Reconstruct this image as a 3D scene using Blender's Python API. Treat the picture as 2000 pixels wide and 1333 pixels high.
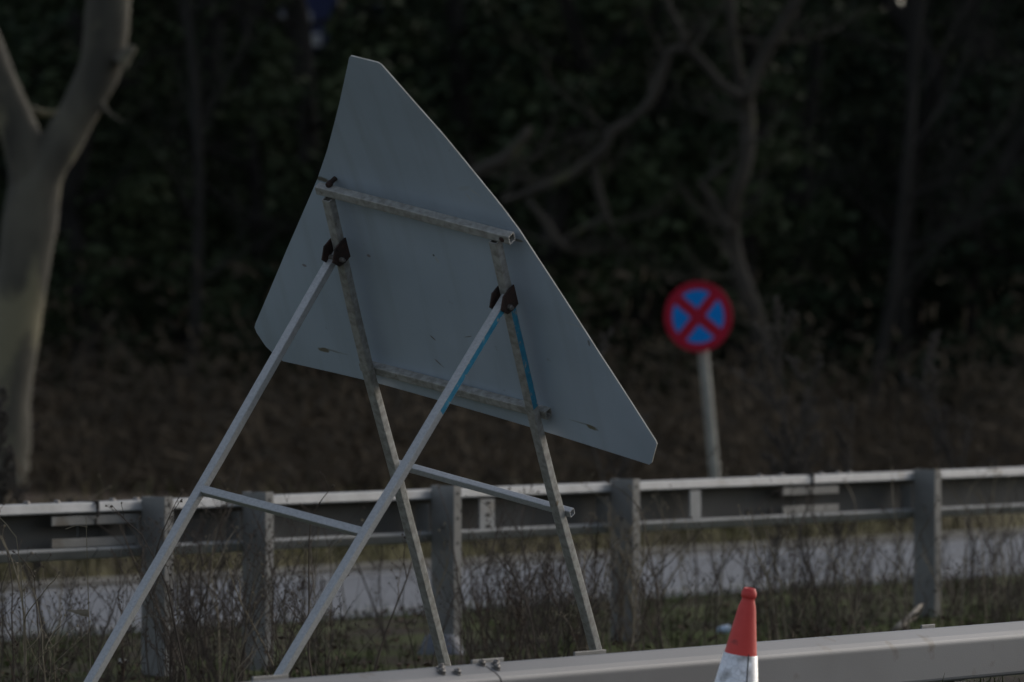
import bpy, math, random
import numpy as np
from mathutils import Vector, Matrix, noise

for o in list(bpy.data.objects): bpy.data.objects.remove(o, do_unlink=True)
SC = bpy.context.scene
COL = SC.collection
R = math.radians
random.seed(7)
rng = np.random.default_rng(7)

# ------------------------------------------------------------------ camera
F = 11111.0; YH = 640.0; HC = 1.25           # focal length in photo pixels, horizon row, eye height
cd = bpy.data.cameras.new('camera'); cam = bpy.data.objects.new('camera', cd); COL.objects.link(cam)
cam.location = (0, 0, HC); cam.rotation_euler = (R(90), 0, 0)
cd.sensor_width = 36; cd.lens = 36 * F / 2000
cd.shift_y = -26.5 / 2000
cd.clip_start = 0.5; cd.clip_end = 2000
cd.dof.use_dof = True; cd.dof.focus_distance = 16.2; cd.dof.aperture_fstop = 4.2
cd.dof.aperture_blades = 7
SC.camera = cam

# ------------------------------------------------------------------ light
SUN_EL, SUN_AZ = 28.0, 46.0                  # azimuth clockwise from +Y (towards +X)
w = bpy.data.worlds.new("World"); SC.world = w; w.use_nodes = True
nt = w.node_tree; nt.nodes.clear()
sky = nt.nodes.new('ShaderNodeTexSky'); sky.sky_type = 'NISHITA'; sky.sun_disc = False
sky.sun_elevation = R(SUN_EL); sky.sun_rotation = R(SUN_AZ)
sky.air_density = 1.0; sky.dust_density = 3.0; sky.ozone_density = 1.0
hs = nt.nodes.new('ShaderNodeHueSaturation'); hs.inputs['Saturation'].default_value = 0.58
bg = nt.nodes.new('ShaderNodeBackground'); bg.inputs['Strength'].default_value = 0.15
wo = nt.nodes.new('ShaderNodeOutputWorld')
nt.links.new(sky.outputs[0], hs.inputs['Color']); nt.links.new(hs.outputs[0], bg.inputs[0]); nt.links.new(bg.outputs[0], wo.inputs[0])
sd = bpy.data.lights.new('sun', 'SUN'); sun = bpy.data.objects.new('sun', sd); COL.objects.link(sun)
sd.energy = 0.55; sd.angle = R(20); sd.color = (1.0, 0.95, 0.89)
sv = Vector((math.sin(R(SUN_AZ)) * math.cos(R(SUN_EL)), math.cos(R(SUN_AZ)) * math.cos(R(SUN_EL)), math.sin(R(SUN_EL))))
sun.rotation_euler = sv.to_track_quat('Z', 'Y').to_euler(); sun.location = (20, 10, 20)
SC.view_settings.view_transform = 'Standard'; SC.view_settings.look = 'None'
SC.view_settings.gamma = 1; SC.view_settings.use_curve_mapping = False
SC.view_settings.exposure = 0.0
SC.cycles.max_bounces = 6; SC.cycles.diffuse_bounces = 3; SC.cycles.transparent_max_bounces = 4
SC.cycles.use_denoising = True

# ------------------------------------------------------------------ helpers
def U(px, py, Y):
    return Vector(((px - 1000) / F * Y, Y, HC + (YH - py) / F * Y))
D = Vector((0.5985, 0.8011, 0)); D.normalize()        # along the two crash barriers, away to the right
NC = Vector((D.y, -D.x, 0))                            # across them, towards the near road
FB = Vector((0, 22.2, 0))                              # foot of the far barrier at picture centre
def SQ(s, q, z): return FB + D * s + NC * q + Vector((0, 0, z))
def to_sq(p): d = Vector((p[0], p[1], 0)) - FB; return d.dot(D), d.dot(NC)

class MB:
    def __init__(s): s.v = []; s.f = []; s.m = []; s.uv = None
    def add(s, vs, fs, m=0):
        o = len(s.v); s.v.extend([tuple(v) for v in vs]); s.f.extend([tuple(i + o for i in f) for f in fs]); s.m.extend([m] * len(fs))
    def box(s, c, ax, ay, az, m=0):
        c = Vector(c); vs = []
        for k in range(8):
            vs.append(c + ax * (1 if k & 1 else -1) + ay * (1 if k & 2 else -1) + az * (1 if k & 4 else -1))
        s.add(vs, [(0,2,3,1),(4,5,7,6),(0,1,5,4),(2,6,7,3),(0,4,6,2),(1,3,7,5)], m)
    def tube(s, pts, rad, n=6, cap=True, m=0, jit=0.0):
        pts = [Vector(p) for p in pts]; vs = []; prev = None
        for i, p in enumerate(pts):
            t = (pts[min(i + 1, len(pts) - 1)] - pts[max(i - 1, 0)])
            if t.length < 1e-9: t = Vector((0, 0, 1))
            t.normalize()
            if prev is None:
                a = t.orthogonal().normalized()
            else:
                a = (prev - t * prev.dot(t))
                a = a.normalized() if a.length > 1e-6 else t.orthogonal().normalized()
            prev = a; b = t.cross(a)
            r = rad[i] if hasattr(rad, '__len__') else rad
            for k in range(n):
                an = 2 * math.pi * k / n
                rr = r
                if jit:
                    q = p + (a * math.cos(an) + b * math.sin(an)) * r
                    rr = r * (1 + jit * noise.noise(q * 3.1) + jit * .5 * noise.noise(q * 9.0))
                vs.append(p + (a * math.cos(an) + b * math.sin(an)) * rr)
        fs = []
        for i in range(len(pts) - 1):
            for k in range(n):
                k2 = (k + 1) % n
                fs.append((i * n + k, i * n + k2, (i + 1) * n + k2, (i + 1) * n + k))
        if cap and n > 2:
            fs.append(tuple(range(n - 1, -1, -1))); fs.append(tuple((len(pts) - 1) * n + k for k in range(n)))
        s.add(vs, fs, m)
    def lathe(s, base, axis, prof, n=32, m=0, a0=None):
        axis = Vector(axis).normalized(); a = axis.orthogonal().normalized(); b = axis.cross(a); vs = []
        for (r, h) in prof:
            for k in range(n):
                an = 2 * math.pi * k / n
                vs.append(Vector(base) + axis * h + (a * math.cos(an) + b * math.sin(an)) * r)
        fs = []
        for i in range(len(prof) - 1):
            for k in range(n):
                k2 = (k + 1) % n; fs.append((i*n+k, i*n+k2, (i+1)*n+k2, (i+1)*n+k))
        s.add(vs, fs, m)
    def sweep(s, prof, A, B, e1, e2, closed=False, cap=True, m=0, nseg=1):
        """extrude a 2-D profile (coords on e1, e2) from A to B"""
        A = Vector(A); B = Vector(B); n = len(prof); vs = []
        for i in range(nseg + 1):
            p = A.lerp(B, i / nseg)
            vs += [p + e1 * a + e2 * b for a, b in prof]
        fs = []
        for i in range(nseg):
            for k in range(n if closed else n - 1):
                k2 = (k + 1) % n; fs.append((i*n+k, i*n+k2, (i+1)*n+k2, (i+1)*n+k))
        if closed and cap: fs.append(tuple(range(n - 1, -1, -1))); fs.append(tuple(nseg*n + k for k in range(n)))
        s.add(vs, fs, m)
    def build(s, name, mats, parent=None, smooth=False, bevel=0, origin=None):
        me = bpy.data.meshes.new(name)
        off = Vector(origin) if origin is not None else Vector((0, 0, 0))
        v = np.array(s.v, dtype=float) - np.array(off)
        me.from_pydata(v.tolist(), [], s.f); me.update()
        if not isinstance(mats, (list, tuple)): mats = [mats]
        for m in mats: me.materials.append(m)
        if len(mats) > 1: me.polygons.foreach_set('material_index', s.m)
        if smooth: me.polygons.foreach_set('use_smooth', [True] * len(me.polygons))
        o = bpy.data.objects.new(name, me); COL.objects.link(o); o.location = off
        if parent is not None:
            o.parent = parent
            o.location = off - parent_world(parent)
        if bevel:
            b = o.modifiers.new('bevel', 'BEVEL'); b.width = bevel; b.segments = 2; b.limit_method = 'ANGLE'; b.angle_limit = R(40)
        return o
def parent_world(o):
    p = Vector(o.location)
    while o.parent: o = o.parent; p += Vector(o.location)
    return p
def tag(o, label, cat, group=None):
    o['label'] = label; o['category'] = cat
    if group: o['group'] = group
    return o
def thing(name, label, cat, loc, group=None):
    o = bpy.data.objects.new(name, None); COL.objects.link(o); o.location = loc; o.empty_display_size = .2
    return tag(o, label, cat, group)
def kind(o, k): o['kind'] = k; return o
def dup(root, loc, rz=0, sc=1, label=None):
    r = root.copy(); COL.objects.link(r); r.location = loc; r.rotation_euler = (0, 0, rz); r.scale = (sc, sc, sc)
    if label: r['label'] = label
    for ch in root.children:
        c = ch.copy(); COL.objects.link(c); c.parent = r
        for g in ch.children:
            d = g.copy(); COL.objects.link(d); d.parent = c
    return r

# ------------------------------------------------------------------ materials
def mat(name, c, rough=.7, metal=0.0, var=None, scale=8, detail=6, bump=0, bscale=60, spots=None, stretch=None, spec=.5, lo=.35, hi=.65):
    m = bpy.data.materials.new(name); m.use_nodes = True; t = m.node_tree; n = t.nodes; L = t.links
    b = n['Principled BSDF']; b.inputs['Roughness'].default_value = rough; b.inputs['Metallic'].default_value = metal
    b.inputs['Specular IOR Level'].default_value = spec
    b.inputs['Base Color'].default_value = (*c, 1)
    tc = n.new('ShaderNodeTexCoord'); vec = tc.outputs['Object']
    if stretch:
        mp = n.new('ShaderNodeMapping'); mp.inputs['Scale'].default_value = stretch; L.new(vec, mp.inputs[0]); vec = mp.outputs[0]
    out = None
    if var:
        no = n.new('ShaderNodeTexNoise'); no.inputs['Scale'].default_value = scale; no.inputs['Detail'].default_value = detail; L.new(vec, no.inputs['Vector'])
        rp = n.new('ShaderNodeValToRGB'); rp.color_ramp.elements[0].position = lo; rp.color_ramp.elements[1].position = hi
        rp.color_ramp.elements[0].color = (*c, 1); rp.color_ramp.elements[1].color = (*var, 1)
        L.new(no.outputs['Fac'], rp.inputs[0]); out = rp.outputs[0]
    if spots:
        (sc_, colr, th) = spots
        n2 = n.new('ShaderNodeTexNoise'); n2.inputs['Scale'].default_value = sc_; n2.inputs['Detail'].default_value = 8; L.new(vec, n2.inputs['Vector'])
        r2 = n.new('ShaderNodeValToRGB'); r2.color_ramp.elements[0].position = th; r2.color_ramp.elements[1].position = th + .08
        L.new(n2.outputs['Fac'], r2.inputs[0])
        mx = n.new('ShaderNodeMixRGB'); L.new(r2.outputs[0], mx.inputs[0])
        if out: L.new(out, mx.inputs[1])
        else: mx.inputs[1].default_value = (*c, 1)
        mx.inputs[2].default_value = (*colr, 1); out = mx.outputs[0]
    if out: L.new(out, b.inputs['Base Color'])
    if bump:
        nb = n.new('ShaderNodeTexNoise'); nb.inputs['Scale'].default_value = bscale; nb.inputs['Detail'].default_value = 4; L.new(vec, nb.inputs['Vector'])
        bp = n.new('ShaderNodeBump'); bp.inputs['Strength'].default_value = bump; bp.inputs['Distance'].default_value = .01
        L.new(nb.outputs['Fac'], bp.inputs['Height']); L.new(bp.outputs[0], b.inputs['Normal'])
    return m

M = {}
M['galv'] = mat('galvanised steel', (.285,.295,.305), .6, .1, (.21,.22,.225), 10, 8, .1, 120, (5,(.20,.19,.175),.62))
M['galv_post'] = mat('weathered galvanised post', (.20,.20,.195), .6, .15, (.155,.155,.15), 9, 8, .15, 120, (6,(.11,.10,.085),.66))
M['galv_dark'] = mat('dark steel and recess shade', (.075,.075,.073), .8, .0, (.05,.05,.048), 4, 6)
M['beam_paint'] = mat('grey painted beam', (.120,.130,.145), .55, .1, (.092,.100,.112), 1.6, 8, .05, 200, (9,(.07,.068,.064),.62))
M['frame'] = mat('dull galvanised square tube', (.40,.40,.385), .55, .2, (.25,.245,.225), 55, 10, .35, 260, (30,(.17,.13,.09),.66))
M['frame_leg'] = mat('galvanised square tube', (.44,.45,.46), .5, .25, (.36,.37,.38), 130, 6, .3, 260, (25,(.30,.27,.22),.70))
M['frame_blue'] = mat('blue paint left on a tube', (.035,.27,.42), .55, 0, (.025,.20,.33), 40, 8, .2, 200, (60,(.34,.34,.32),.60))
M['rust'] = mat('dark rusted steel', (.045,.022,.016), .85, 0, (.022,.014,.012), 60, 8, .4, 180)
M['hole'] = mat('dark bolt recess', (.02,.018,.016), .8)
M['bolt'] = mat('zinc bolt', (.22,.21,.20), .5, .4, (.12,.11,.10), 60, 6)
M['edge'] = mat('bare plate edge', (.62,.60,.54), .5, .1, (.45,.42,.36), 30, 6)
M['front'] = mat('white sign face', (.75,.75,.73), .4)
M['red'] = mat('red plastic', (.66,.055,.045), .55, 0, (.54,.04,.034), 9, 6, .08, 80, (26,(.33,.04,.035),.62))
M['tree_pale'] = mat('smooth pale bark', (.095,.088,.066), .9, 0, (.038,.036,.028), 3.4, 9, .6, 14, (2.4,(.175,.16,.10),.53), (1,1,.5))
M['bark'] = mat('grey brown bark', (.050,.043,.033), .95, 0, (.03,.026,.02), 3.0, 8, .6, 18, (2.5,(.06,.062,.025),.62))
M['bark_dark'] = mat('dark bark', (.020,.018,.015), .95, 0, (.012,.011,.009), 3.0, 8, .5, 18)
M['leaf'] = mat('dark evergreen leaf', (.014,.024,.012), .65, 0, (.055,.070,.034), 1.1, 5, spec=.12)
M['leaf_ivy'] = mat('ivy leaf', (.012,.021,.013), .65, 0, (.044,.060,.033), 1.3, 5, spec=.12)
M['leaf_brown'] = mat('winter twig growth', (.050,.040,.032), .9, 0, (.032,.027,.022), 1.5, 5, spec=.1)
M['stem'] = mat('dead weed stem', (.095,.076,.062), .9, 0, (.05,.04,.034), 6, 4, spec=.2)
M['spike'] = mat('feathery grey brown weed', (.085,.075,.066), .9, 0, (.06,.052,.046), 6, 4, spec=.2)
M['stem_pale'] = mat('pale dead grass stem', (.24,.205,.15), .85, 0, (.14,.115,.08), 8, 4, spec=.2)
M['bracken'] = mat('brown dead bracken', (.072,.058,.042), .95, 0, (.034,.028,.021), .9, 6, spec=.05)
M['grass_dry'] = mat('dry olive grass', (.125,.115,.058), .95, 0, (.075,.062,.038), 1.2, 6, spec=.1)
M['grass'] = mat('short verge grass', (.062,.086,.024), .9, 0, (.042,.046,.02), 1.6, 6, spec=.15)
M['litter'] = mat('dead brown leaf', (.085,.058,.042), .95, 0, (.045,.034,.028), 30, 4, spec=.15)
M['asphalt'] = mat('asphalt with sky reflection tint', (.096,.108,.128), .7, 0, (.080,.090,.108), 1.2, 5, .05, 60)  # pale blue base colour carries the sky's reflection on the road
M['asphalt_near'] = mat('asphalt lightened for bounce', (.105,.106,.108), .85, 0, (.08,.081,.083), 5, 9, .4, 200)  # unseen road, tone raised to bounce light up at the sign back
M['line'] = mat('white road paint', (.30,.305,.31), .7, 0, (.16,.165,.17), 5, 6)
M['kerb'] = mat('concrete kerb', (.15,.145,.135), .9, 0, (.10,.095,.085), 5, 8, .3, 80)
M['blue_clad'] = mat('blue cladding', (.035,.05,.16), .6, 0, (.03,.04,.12), 1, 2)
M['pale_clad'] = mat('pale panel', (.55,.56,.58), .6, 0, (.45,.46,.48), 2, 3)
M['nsred'] = mat('red sign sheeting', (.34,.008,.03), .6, 0, (.29,.008,.026), 5, 4, spec=.15)
M['nsblue'] = mat('blue sign sheeting', (.0,.20,.62), .6, 0, (.0,.18,.55), 5, 4, spec=.15)
M['polegrey'] = mat('grey sign pole', (.30,.30,.27), .6, .1, (.22,.22,.20), 7, 6)
M['wood_pale'] = mat('pale broken branch', (.33,.30,.25), .9, 0, (.12,.10,.08), 20, 6, .5, 60)
M['plastic_blue'] = mat('pale blue plastic', (.35,.45,.58), .3)
M['paper'] = mat('pale litter', (.6,.58,.55), .8)
M['socket'] = mat('grey blue moulded cap', (.15,.165,.195), .6, .0, (.11,.12,.145), 8, 5, spec=.2)

def plate_material():
    m = bpy.data.materials.new('grey painted sign back'); m.use_nodes = True; t = m.node_tree; n = t.nodes; L = t.links
    b = n['Principled BSDF']; b.inputs['Roughness'].default_value = .48; b.inputs['Metallic'].default_value = .15
    uv = n.new('ShaderNodeUVMap'); uv.uv_map = 'uv'
    def math_(op, a, bb=None, c=None):
        x = n.new('ShaderNodeMath'); x.operation = op
        for i, q in enumerate((a, bb, c)):
            if q is None: continue
            if isinstance(q, (int, float)): x.inputs[i].default_value = q
            else: L.new(q, x.inputs[i])
        return x.outputs[0]
    no = n.new('ShaderNodeTexNoise'); no.inputs['Scale'].default_value = 3.0; no.inputs['Detail'].default_value = 8; L.new(uv.outputs[0], no.inputs['Vector'])
    rp = n.new('ShaderNodeValToRGB'); rp.color_ramp.elements[0].position = .3; rp.color_ramp.elements[1].position = .7
    rp.color_ramp.elements[0].color = (.385,.460,.550,1); rp.color_ramp.elements[1].color = (.455,.535,.635,1)
    L.new(no.outputs['Fac'], rp.inputs[0]); col = rp.outputs[0]
    # fine dirt specks
    n3 = n.new('ShaderNodeTexNoise'); n3.inputs['Scale'].default_value = 26; n3.inputs['Detail'].default_value = 6; L.new(uv.outputs[0], n3.inputs['Vector'])
    r3 = n.new('ShaderNodeValToRGB'); r3.color_ramp.elements[0].position = .70; r3.color_ramp.elements[1].position = .76
    L.new(n3.outputs['Fac'], r3.inputs[0])
    mx = n.new('ShaderNodeMixRGB'); L.new(math_('MULTIPLY', r3.outputs[0], .35), mx.inputs[0]); L.new(col, mx.inputs[1]); mx.inputs[2].default_value = (.13,.11,.10,1); col = mx.outputs[0]
    mp = n.new('ShaderNodeMapping'); mp.inputs['Scale'].default_value = (16, 1.3, 1); L.new(uv.outputs[0], mp.inputs[0])
    n4 = n.new('ShaderNodeTexNoise'); n4.inputs['Scale'].default_value = 1; n4.inputs['Detail'].default_value = 6; L.new(mp.outputs[0], n4.inputs['Vector'])
    r4 = n.new('ShaderNodeValToRGB'); r4.color_ramp.elements[0].position = .5; r4.color_ramp.elements[1].position = .72; L.new(n4.outputs['Fac'], r4.inputs[0])
    mx = n.new('ShaderNodeMixRGB'); L.new(math_('MULTIPLY', r4.outputs[0], .30), mx.inputs[0]); L.new(col, mx.inputs[1]); mx.inputs[2].default_value = (.30,.335,.37,1); col = mx.outputs[0]
    sep = n.new('ShaderNodeSeparateXYZ'); L.new(uv.outputs[0], sep.inputs[0])
    wn = n.new('ShaderNodeTexNoise'); wn.inputs['Scale'].default_value = 38; wn.inputs['Detail'].default_value = 7; L.new(uv.outputs[0], wn.inputs['Vector'])
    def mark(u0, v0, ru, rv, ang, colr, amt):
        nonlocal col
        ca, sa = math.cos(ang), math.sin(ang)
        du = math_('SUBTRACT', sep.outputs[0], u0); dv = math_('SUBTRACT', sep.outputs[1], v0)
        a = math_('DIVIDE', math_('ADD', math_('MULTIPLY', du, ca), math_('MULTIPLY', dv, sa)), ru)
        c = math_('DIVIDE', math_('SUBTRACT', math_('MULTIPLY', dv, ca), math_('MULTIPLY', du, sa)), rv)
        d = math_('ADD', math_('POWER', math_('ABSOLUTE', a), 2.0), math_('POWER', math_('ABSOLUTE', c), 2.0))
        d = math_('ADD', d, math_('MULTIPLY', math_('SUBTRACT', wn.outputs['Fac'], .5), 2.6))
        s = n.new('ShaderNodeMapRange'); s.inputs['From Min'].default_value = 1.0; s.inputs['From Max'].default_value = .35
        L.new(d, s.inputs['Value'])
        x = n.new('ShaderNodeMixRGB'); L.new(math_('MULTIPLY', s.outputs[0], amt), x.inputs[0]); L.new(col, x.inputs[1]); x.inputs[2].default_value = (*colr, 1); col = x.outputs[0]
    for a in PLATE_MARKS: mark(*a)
    L.new(col, b.inputs['Base Color'])
    rr = n.new('ShaderNodeMapRange'); rr.inputs['To Min'].default_value = .40; rr.inputs['To Max'].default_value = .58; L.new(no.outputs['Fac'], rr.inputs['Value']); L.new(rr.outputs[0], b.inputs['Roughness'])
    return m

# ------------------------------------------------------------------ ground
def lerp_tab(x, tab):
    if x <= tab[0][0]: return tab[0][1]
    for (a, b), (c, d) in zip(tab, tab[1:]):
        if x <= c:
            t = (x - a) / (c - a); t = t * t * (3 - 2 * t); return b + (d - b) * t
    return tab[-1][1]
QZ = [(-200, 1.2), (-60, .7), (-22, .35), (-12, .16), (-7.0, -.02), (-6.5, -.11), (-6.3, -.12), (-3.3, -.12), (-3.1, -.10), (-1.6, -.02), (0, 0), (1.0, .01), (3.2, .09), (4.4, .16), (4.7, .14), (5.15, -.17), (60, -.17)]
def gz(s, q):
    z = lerp_tab(q, QZ)
    if (-3.0 < q < 5.0) or q < -6.7:
        z += .028 * noise.noise(Vector((s * 1.7, q * 1.7, 0))) + .012 * noise.noise(Vector((s * 6, q * 6, 3)))
    return z
def axis_vals(lo, hi, fine_lo, fine_hi, fine, coarse):
    v = [lo]
    while v[-1] < hi:
        x = v[-1]; d = fine if fine_lo <= x <= fine_hi else min(coarse, max(fine, .25 * (fine_lo - x if x < fine_lo else x - fine_hi)))
        v.append(x + d)
    return v
qs = axis_vals(-160, 60, -9, 5.3, .16, 12); ss = axis_vals(-120, 160, -7, 9, .22, 14)
g = MB()
for q in qs:
    for s in ss: g.v.append((s, -q, gz(s, q)))
ns = len(ss)
g.f = [(i*ns+j, i*ns+j+1, (i+1)*ns+j+1, (i+1)*ns+j) for i in range(len(qs)-1) for j in range(ns-1)]
def ground_material():
    m = bpy.data.materials.new('verge earth'); m.use_nodes = True; t = m.node_tree; n = t.nodes; L = t.links
    b = n['Principled BSDF']; b.inputs['Roughness'].default_value = .95; b.inputs['Specular IOR Level'].default_value = .1
    tc = n.new('ShaderNodeTexCoord'); sep = n.new('ShaderNodeSeparateXYZ'); L.new(tc.outputs['Object'], sep.inputs[0])
    def ns_(scale, c0, c1, lo=.38, hi=.62):
        no = n.new('ShaderNodeTexNoise'); no.inputs['Scale'].default_value = scale; no.inputs['Detail'].default_value = 8; L.new(tc.outputs['Object'], no.inputs['Vector'])
        rp = n.new('ShaderNodeValToRGB'); rp.color_ramp.elements[0].position = lo; rp.color_ramp.elements[1].position = hi
        rp.color_ramp.elements[0].color = (*c0, 1); rp.color_ramp.elements[1].color = (*c1, 1); L.new(no.outputs['Fac'], rp.inputs[0]); return rp.outputs[0]
    verge = ns_(1.3, (.032,.026,.02), (.050,.064,.018)); olive = ns_(.9, (.085,.072,.042), (.115,.105,.05)); brown = ns_(.7, (.038,.030,.023), (.06,.045,.033))
    def step(lo, hi):
        r = n.new('ShaderNodeMapRange'); r.inputs['From Min'].default_value = lo; r.inputs['From Max'].default_value = hi; L.new(sep.outputs[1], r.inputs['Value']); return r.outputs[0]
    m1 = n.new('ShaderNodeMixRGB'); L.new(step(5.5, 6.5), m1.inputs[0]); L.new(verge, m1.inputs[1]); L.new(olive, m1.inputs[2])
    m2 = n.new('ShaderNodeMixRGB'); L.new(step(7.6, 9.5), m2.inputs[0]); L.new(m1.outputs[0], m2.inputs[1]); L.new(brown, m2.inputs[2])
    L.new(m2.outputs[0], b.inputs['Base Color'])
    nb = n.new('ShaderNodeTexNoise'); nb.inputs['Scale'].default_value = 30; L.new(tc.outputs['Object'], nb.inputs['Vector'])
    bp = n.new('ShaderNodeBump'); bp.inputs['Strength'].default_value = .6; bp.inputs['Distance'].default_value = .03; L.new(nb.outputs['Fac'], bp.inputs['Height']); L.new(bp.outputs[0], b.inputs['Normal'])
    return m
ROTZ = math.atan2(D.y, D.x)
def sq_object(o): o.location = FB; o.rotation_euler = (0, 0, ROTZ); return o
gr = sq_object(g.build('ground', ground_material(), smooth=True)); kind(gr, 'structure')

def strip(name, q0, q1, z, material, s0=-60, s1=90, n=60):
    b = MB()
    for i in range(n + 1):
        s = s0 + (s1 - s0) * i / n
        b.v += [(s, -q0, z), (s, -q1, z)]
    b.f = [(2*i, 2*i+2, 2*i+3, 2*i+1) for i in range(n)]
    return sq_object(b.build(name, material))
kind(strip('far_road', -6.32, -3.3, -.112, M['asphalt']), 'structure')
kind(strip('road_marking', -3.66, -3.54, -.107, M['line']), 'structure')
kind(strip('road_marking', -6.1, -5.98, -.107, M['line']), 'structure')
kb = MB(); kb.box((15, 6.38, -.18), Vector((75,0,0)), Vector((0,.06,0)), Vector((0,0,.11)))
kind(sq_object(kb.build('kerb', M['kerb'], bevel=.012)), 'structure')
kind(strip('near_road', 5.22, 22, -.162, M['asphalt_near']), 'structure')

# ------------------------------------------------------------------ far crash barrier (open box beam seen from its open back)
def s_at(px, q=0.0):
    k = (px - 1000) / F
    # X = s*D.x + q*NC.x ; Y = 22.2 + s*D.y + q*NC.y
    return (k * (22.2 + q * NC.y) - q * NC.x) / (D.x - k * D.y)
UP = Vector((0, 0, 1))
fb = thing('crash_barrier', 'tall galvanised open box beam barrier on steel posts between the weeds and the far road', 'crash barrier', SQ(0, 0, 0))
def arc(cx, cy, r, a0, a1, n=5): return [(cx + r*math.cos(R(a0+(a1-a0)*i/n)), cy + r*math.sin(R(a0+(a1-a0)*i/n))) for i in range(n+1)]
# profile on (NC, UP): web is on the far side (q=-.10), open side faces the near road (q=0)
t = .004
outer = arc(-.075, .605, .022, 180, 90) + arc(-.016, .620, .007, 90, 25, 3) + [(.001, .598), (.000, .595), (-.006, .593)]
outer_low = arc(-.012, .462, .012, 80, 0, 3) + arc(-.022, .452, .022, 0, -90) + arc(-.075, .452, .022, 270, 180)
prof = outer_low[::-1]; prof = outer + [( -.012-.006, .581)] if False else outer
# one continuous open C:  lower lip -> bottom -> web -> top -> upper lip
outer_low = [(-.006, .466), (-.001, .463), (-.001, .459), (-.024, .432), (-.032, .428)] + arc(-.075, .452, .022, 270, 180)
path = [(-.018, .468)] + outer_low + [(-.097, .53)] + outer + [(-.014, .594)]
joints = [s_at(190), s_at(1587)]
ends = [-9.0] + joints + [14.0]
for a, b in zip(ends, ends[1:]):
    mb = MB(); mb.sweep(path, SQ(a + .003, 0, 0), SQ(b - .003, 0, 0), NC, UP)
    o = mb.build('beam', M['galv'], fb, smooth=False)
    sm = o.modifiers.new('thick', 'SOLIDIFY'); sm.thickness = .004; sm.offset = 0
    mb = MB(); mb.box(SQ((a+b)/2, -.0925, .527), D*((b-a)/2-.004), NC*.0012, UP*.062); mb.build('beam_recess_shade', M['galv_dark'], o)  # dark sheet over the web, shade of the open recess put into colour
for j, (a, b) in zip(joints, ((105, 275), (1533, 1642))):
    sa, sb = s_at(a), s_at(b)
    for (z, h) in ((.566, .017), (.487, .016)):
        mb = MB(); mb.box(SQ((sa+sb)/2, -.012, z), D*((sb-sa)/2), NC*.003, UP*h); mb.build('splice_plate', M['galv_post'], fb, bevel=.002)
    mb = MB(); mb.box(SQ(j, -.045, .628), D*.003, NC*.05, UP*.004)
    mb.box(SQ(j, .003, .604), D*.004, NC*.004, UP*.028); mb.box(SQ(j, -.008, .560), D*.003, NC*.004, UP*.012); mb.build('joint_gap', M['hole'], fb)
    for ds in (-.32, -.16, .14, .27, .36):
        mb = MB(); mb.lathe(SQ(j+ds, -.05, .627), UP, [(.012,0),(.012,.007),(.007,.012),(.001,.013)], 8); mb.build('bolt', M['bolt'], fb, smooth=True)
for px in (1497, 1542):
    mb = MB(); mb.box(SQ(s_at(px-24), -.03, .480), D*.012, NC*.004, UP*.016); mb.build('bolt', M['hole'], fb)
POSTS = [(275, 275+55), (472, 472+58), (840, 895), (1190, 1240), (1780, 1826)]
def far_post(px, extra_top=.012):
    s = s_at(px + 44, .1)        # position of the near right-hand corner of the channel
    zt = .627 + extra_top; zb = -.35
    prof = [(.0,0),(.0,.048),(.004,.048),(.004,.004),(.106,.004),(.106,.048),(.110,.048),(.110,0)]
    mb = MB(); mb.sweep([(a - .004, b) for a, b in prof], SQ(s, 0, zb), SQ(s, 0, zt), NC, D, closed=True)
    p = mb.build('post', M['galv_post'], fb, bevel=.0015)
    for dz in (.03, .125, .22, .32, .44):
        mb = MB(); mb.lathe(SQ(s+.024, .1055, zt-dz), NC, [(.0,.0022),(.0065,.002),(.0065,0)], 10); mb.build('bolt_hole', M['hole'], p)
    mb = MB(); mb.box(SQ(s - .02, -.03, .52), D*.003, NC*.03, UP*.055); mb.build('fixing_tab', M['galv_post'], p)
    mb = MB(); mb.lathe(SQ(s-.0005, .055, zt-.155), -D, [(.009,0),(.009,.006),(.0001,.007)], 8); mb.build('bolt', M['bolt'], p)
    return s
ps = [far_post(a, x) for (a, b), x in zip(POSTS, (.016, .020, .018, .018, .012))]
for s_extra in (ps[-1] + 2.26, ps[-1] + 4.5, ps[0] - 1.75, ps[0]-4):
    # outside the frame: same section
    prof = [(.0,0),(.0,.048),(.004,.048),(.004,.004),(.106,.004),(.106,.048),(.110,.048),(.110,0)]
    mb = MB(); mb.sweep([(a - .004, b) for a, b in prof], SQ(s_extra, 0, -.35), SQ(s_extra, 0, .64), NC, D, closed=True); mb.build('post', M['galv_post'], fb, bevel=.0015)
# upright strut and slotted bracket inside the beam
sa = s_at(1349); sb = s_at(1370)
mb = MB(); mb.box(SQ((sa+sb)/2, -.006, .526), D*((sb-sa)/2), NC*.004, UP*.058); mb.build('strut', M['galv'], fb, bevel=.002)
sa = s_at(938); sb = s_at(967)
mb = MB(); mb.box(SQ((sa+sb)/2, -.006, .522), D*((sb-sa)/2), NC*.004, UP*.062)
st = mb.build('slotted_bracket', M['galv'], fb, bevel=.002)
for z in (.569, .522, .478):
    mb = MB(); mb.box(SQ((sa+sb)/2 + .004, -.0015, z), D*.014, NC*.0012, UP*.0065); mb.build('slot', M['hole'], st)
# moulded cap at the foot of the middle post
sc_ = s_at(864, .06)
mb = MB(); mb.lathe(SQ(sc_, .055, -.008), UP, [(.089,0),(.092,.006),(.088,.02),(.062,.075),(.056,.084),(.045,.086)], 40)
mb.build('foot_cap', M['socket'], fb, smooth=True)

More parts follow.
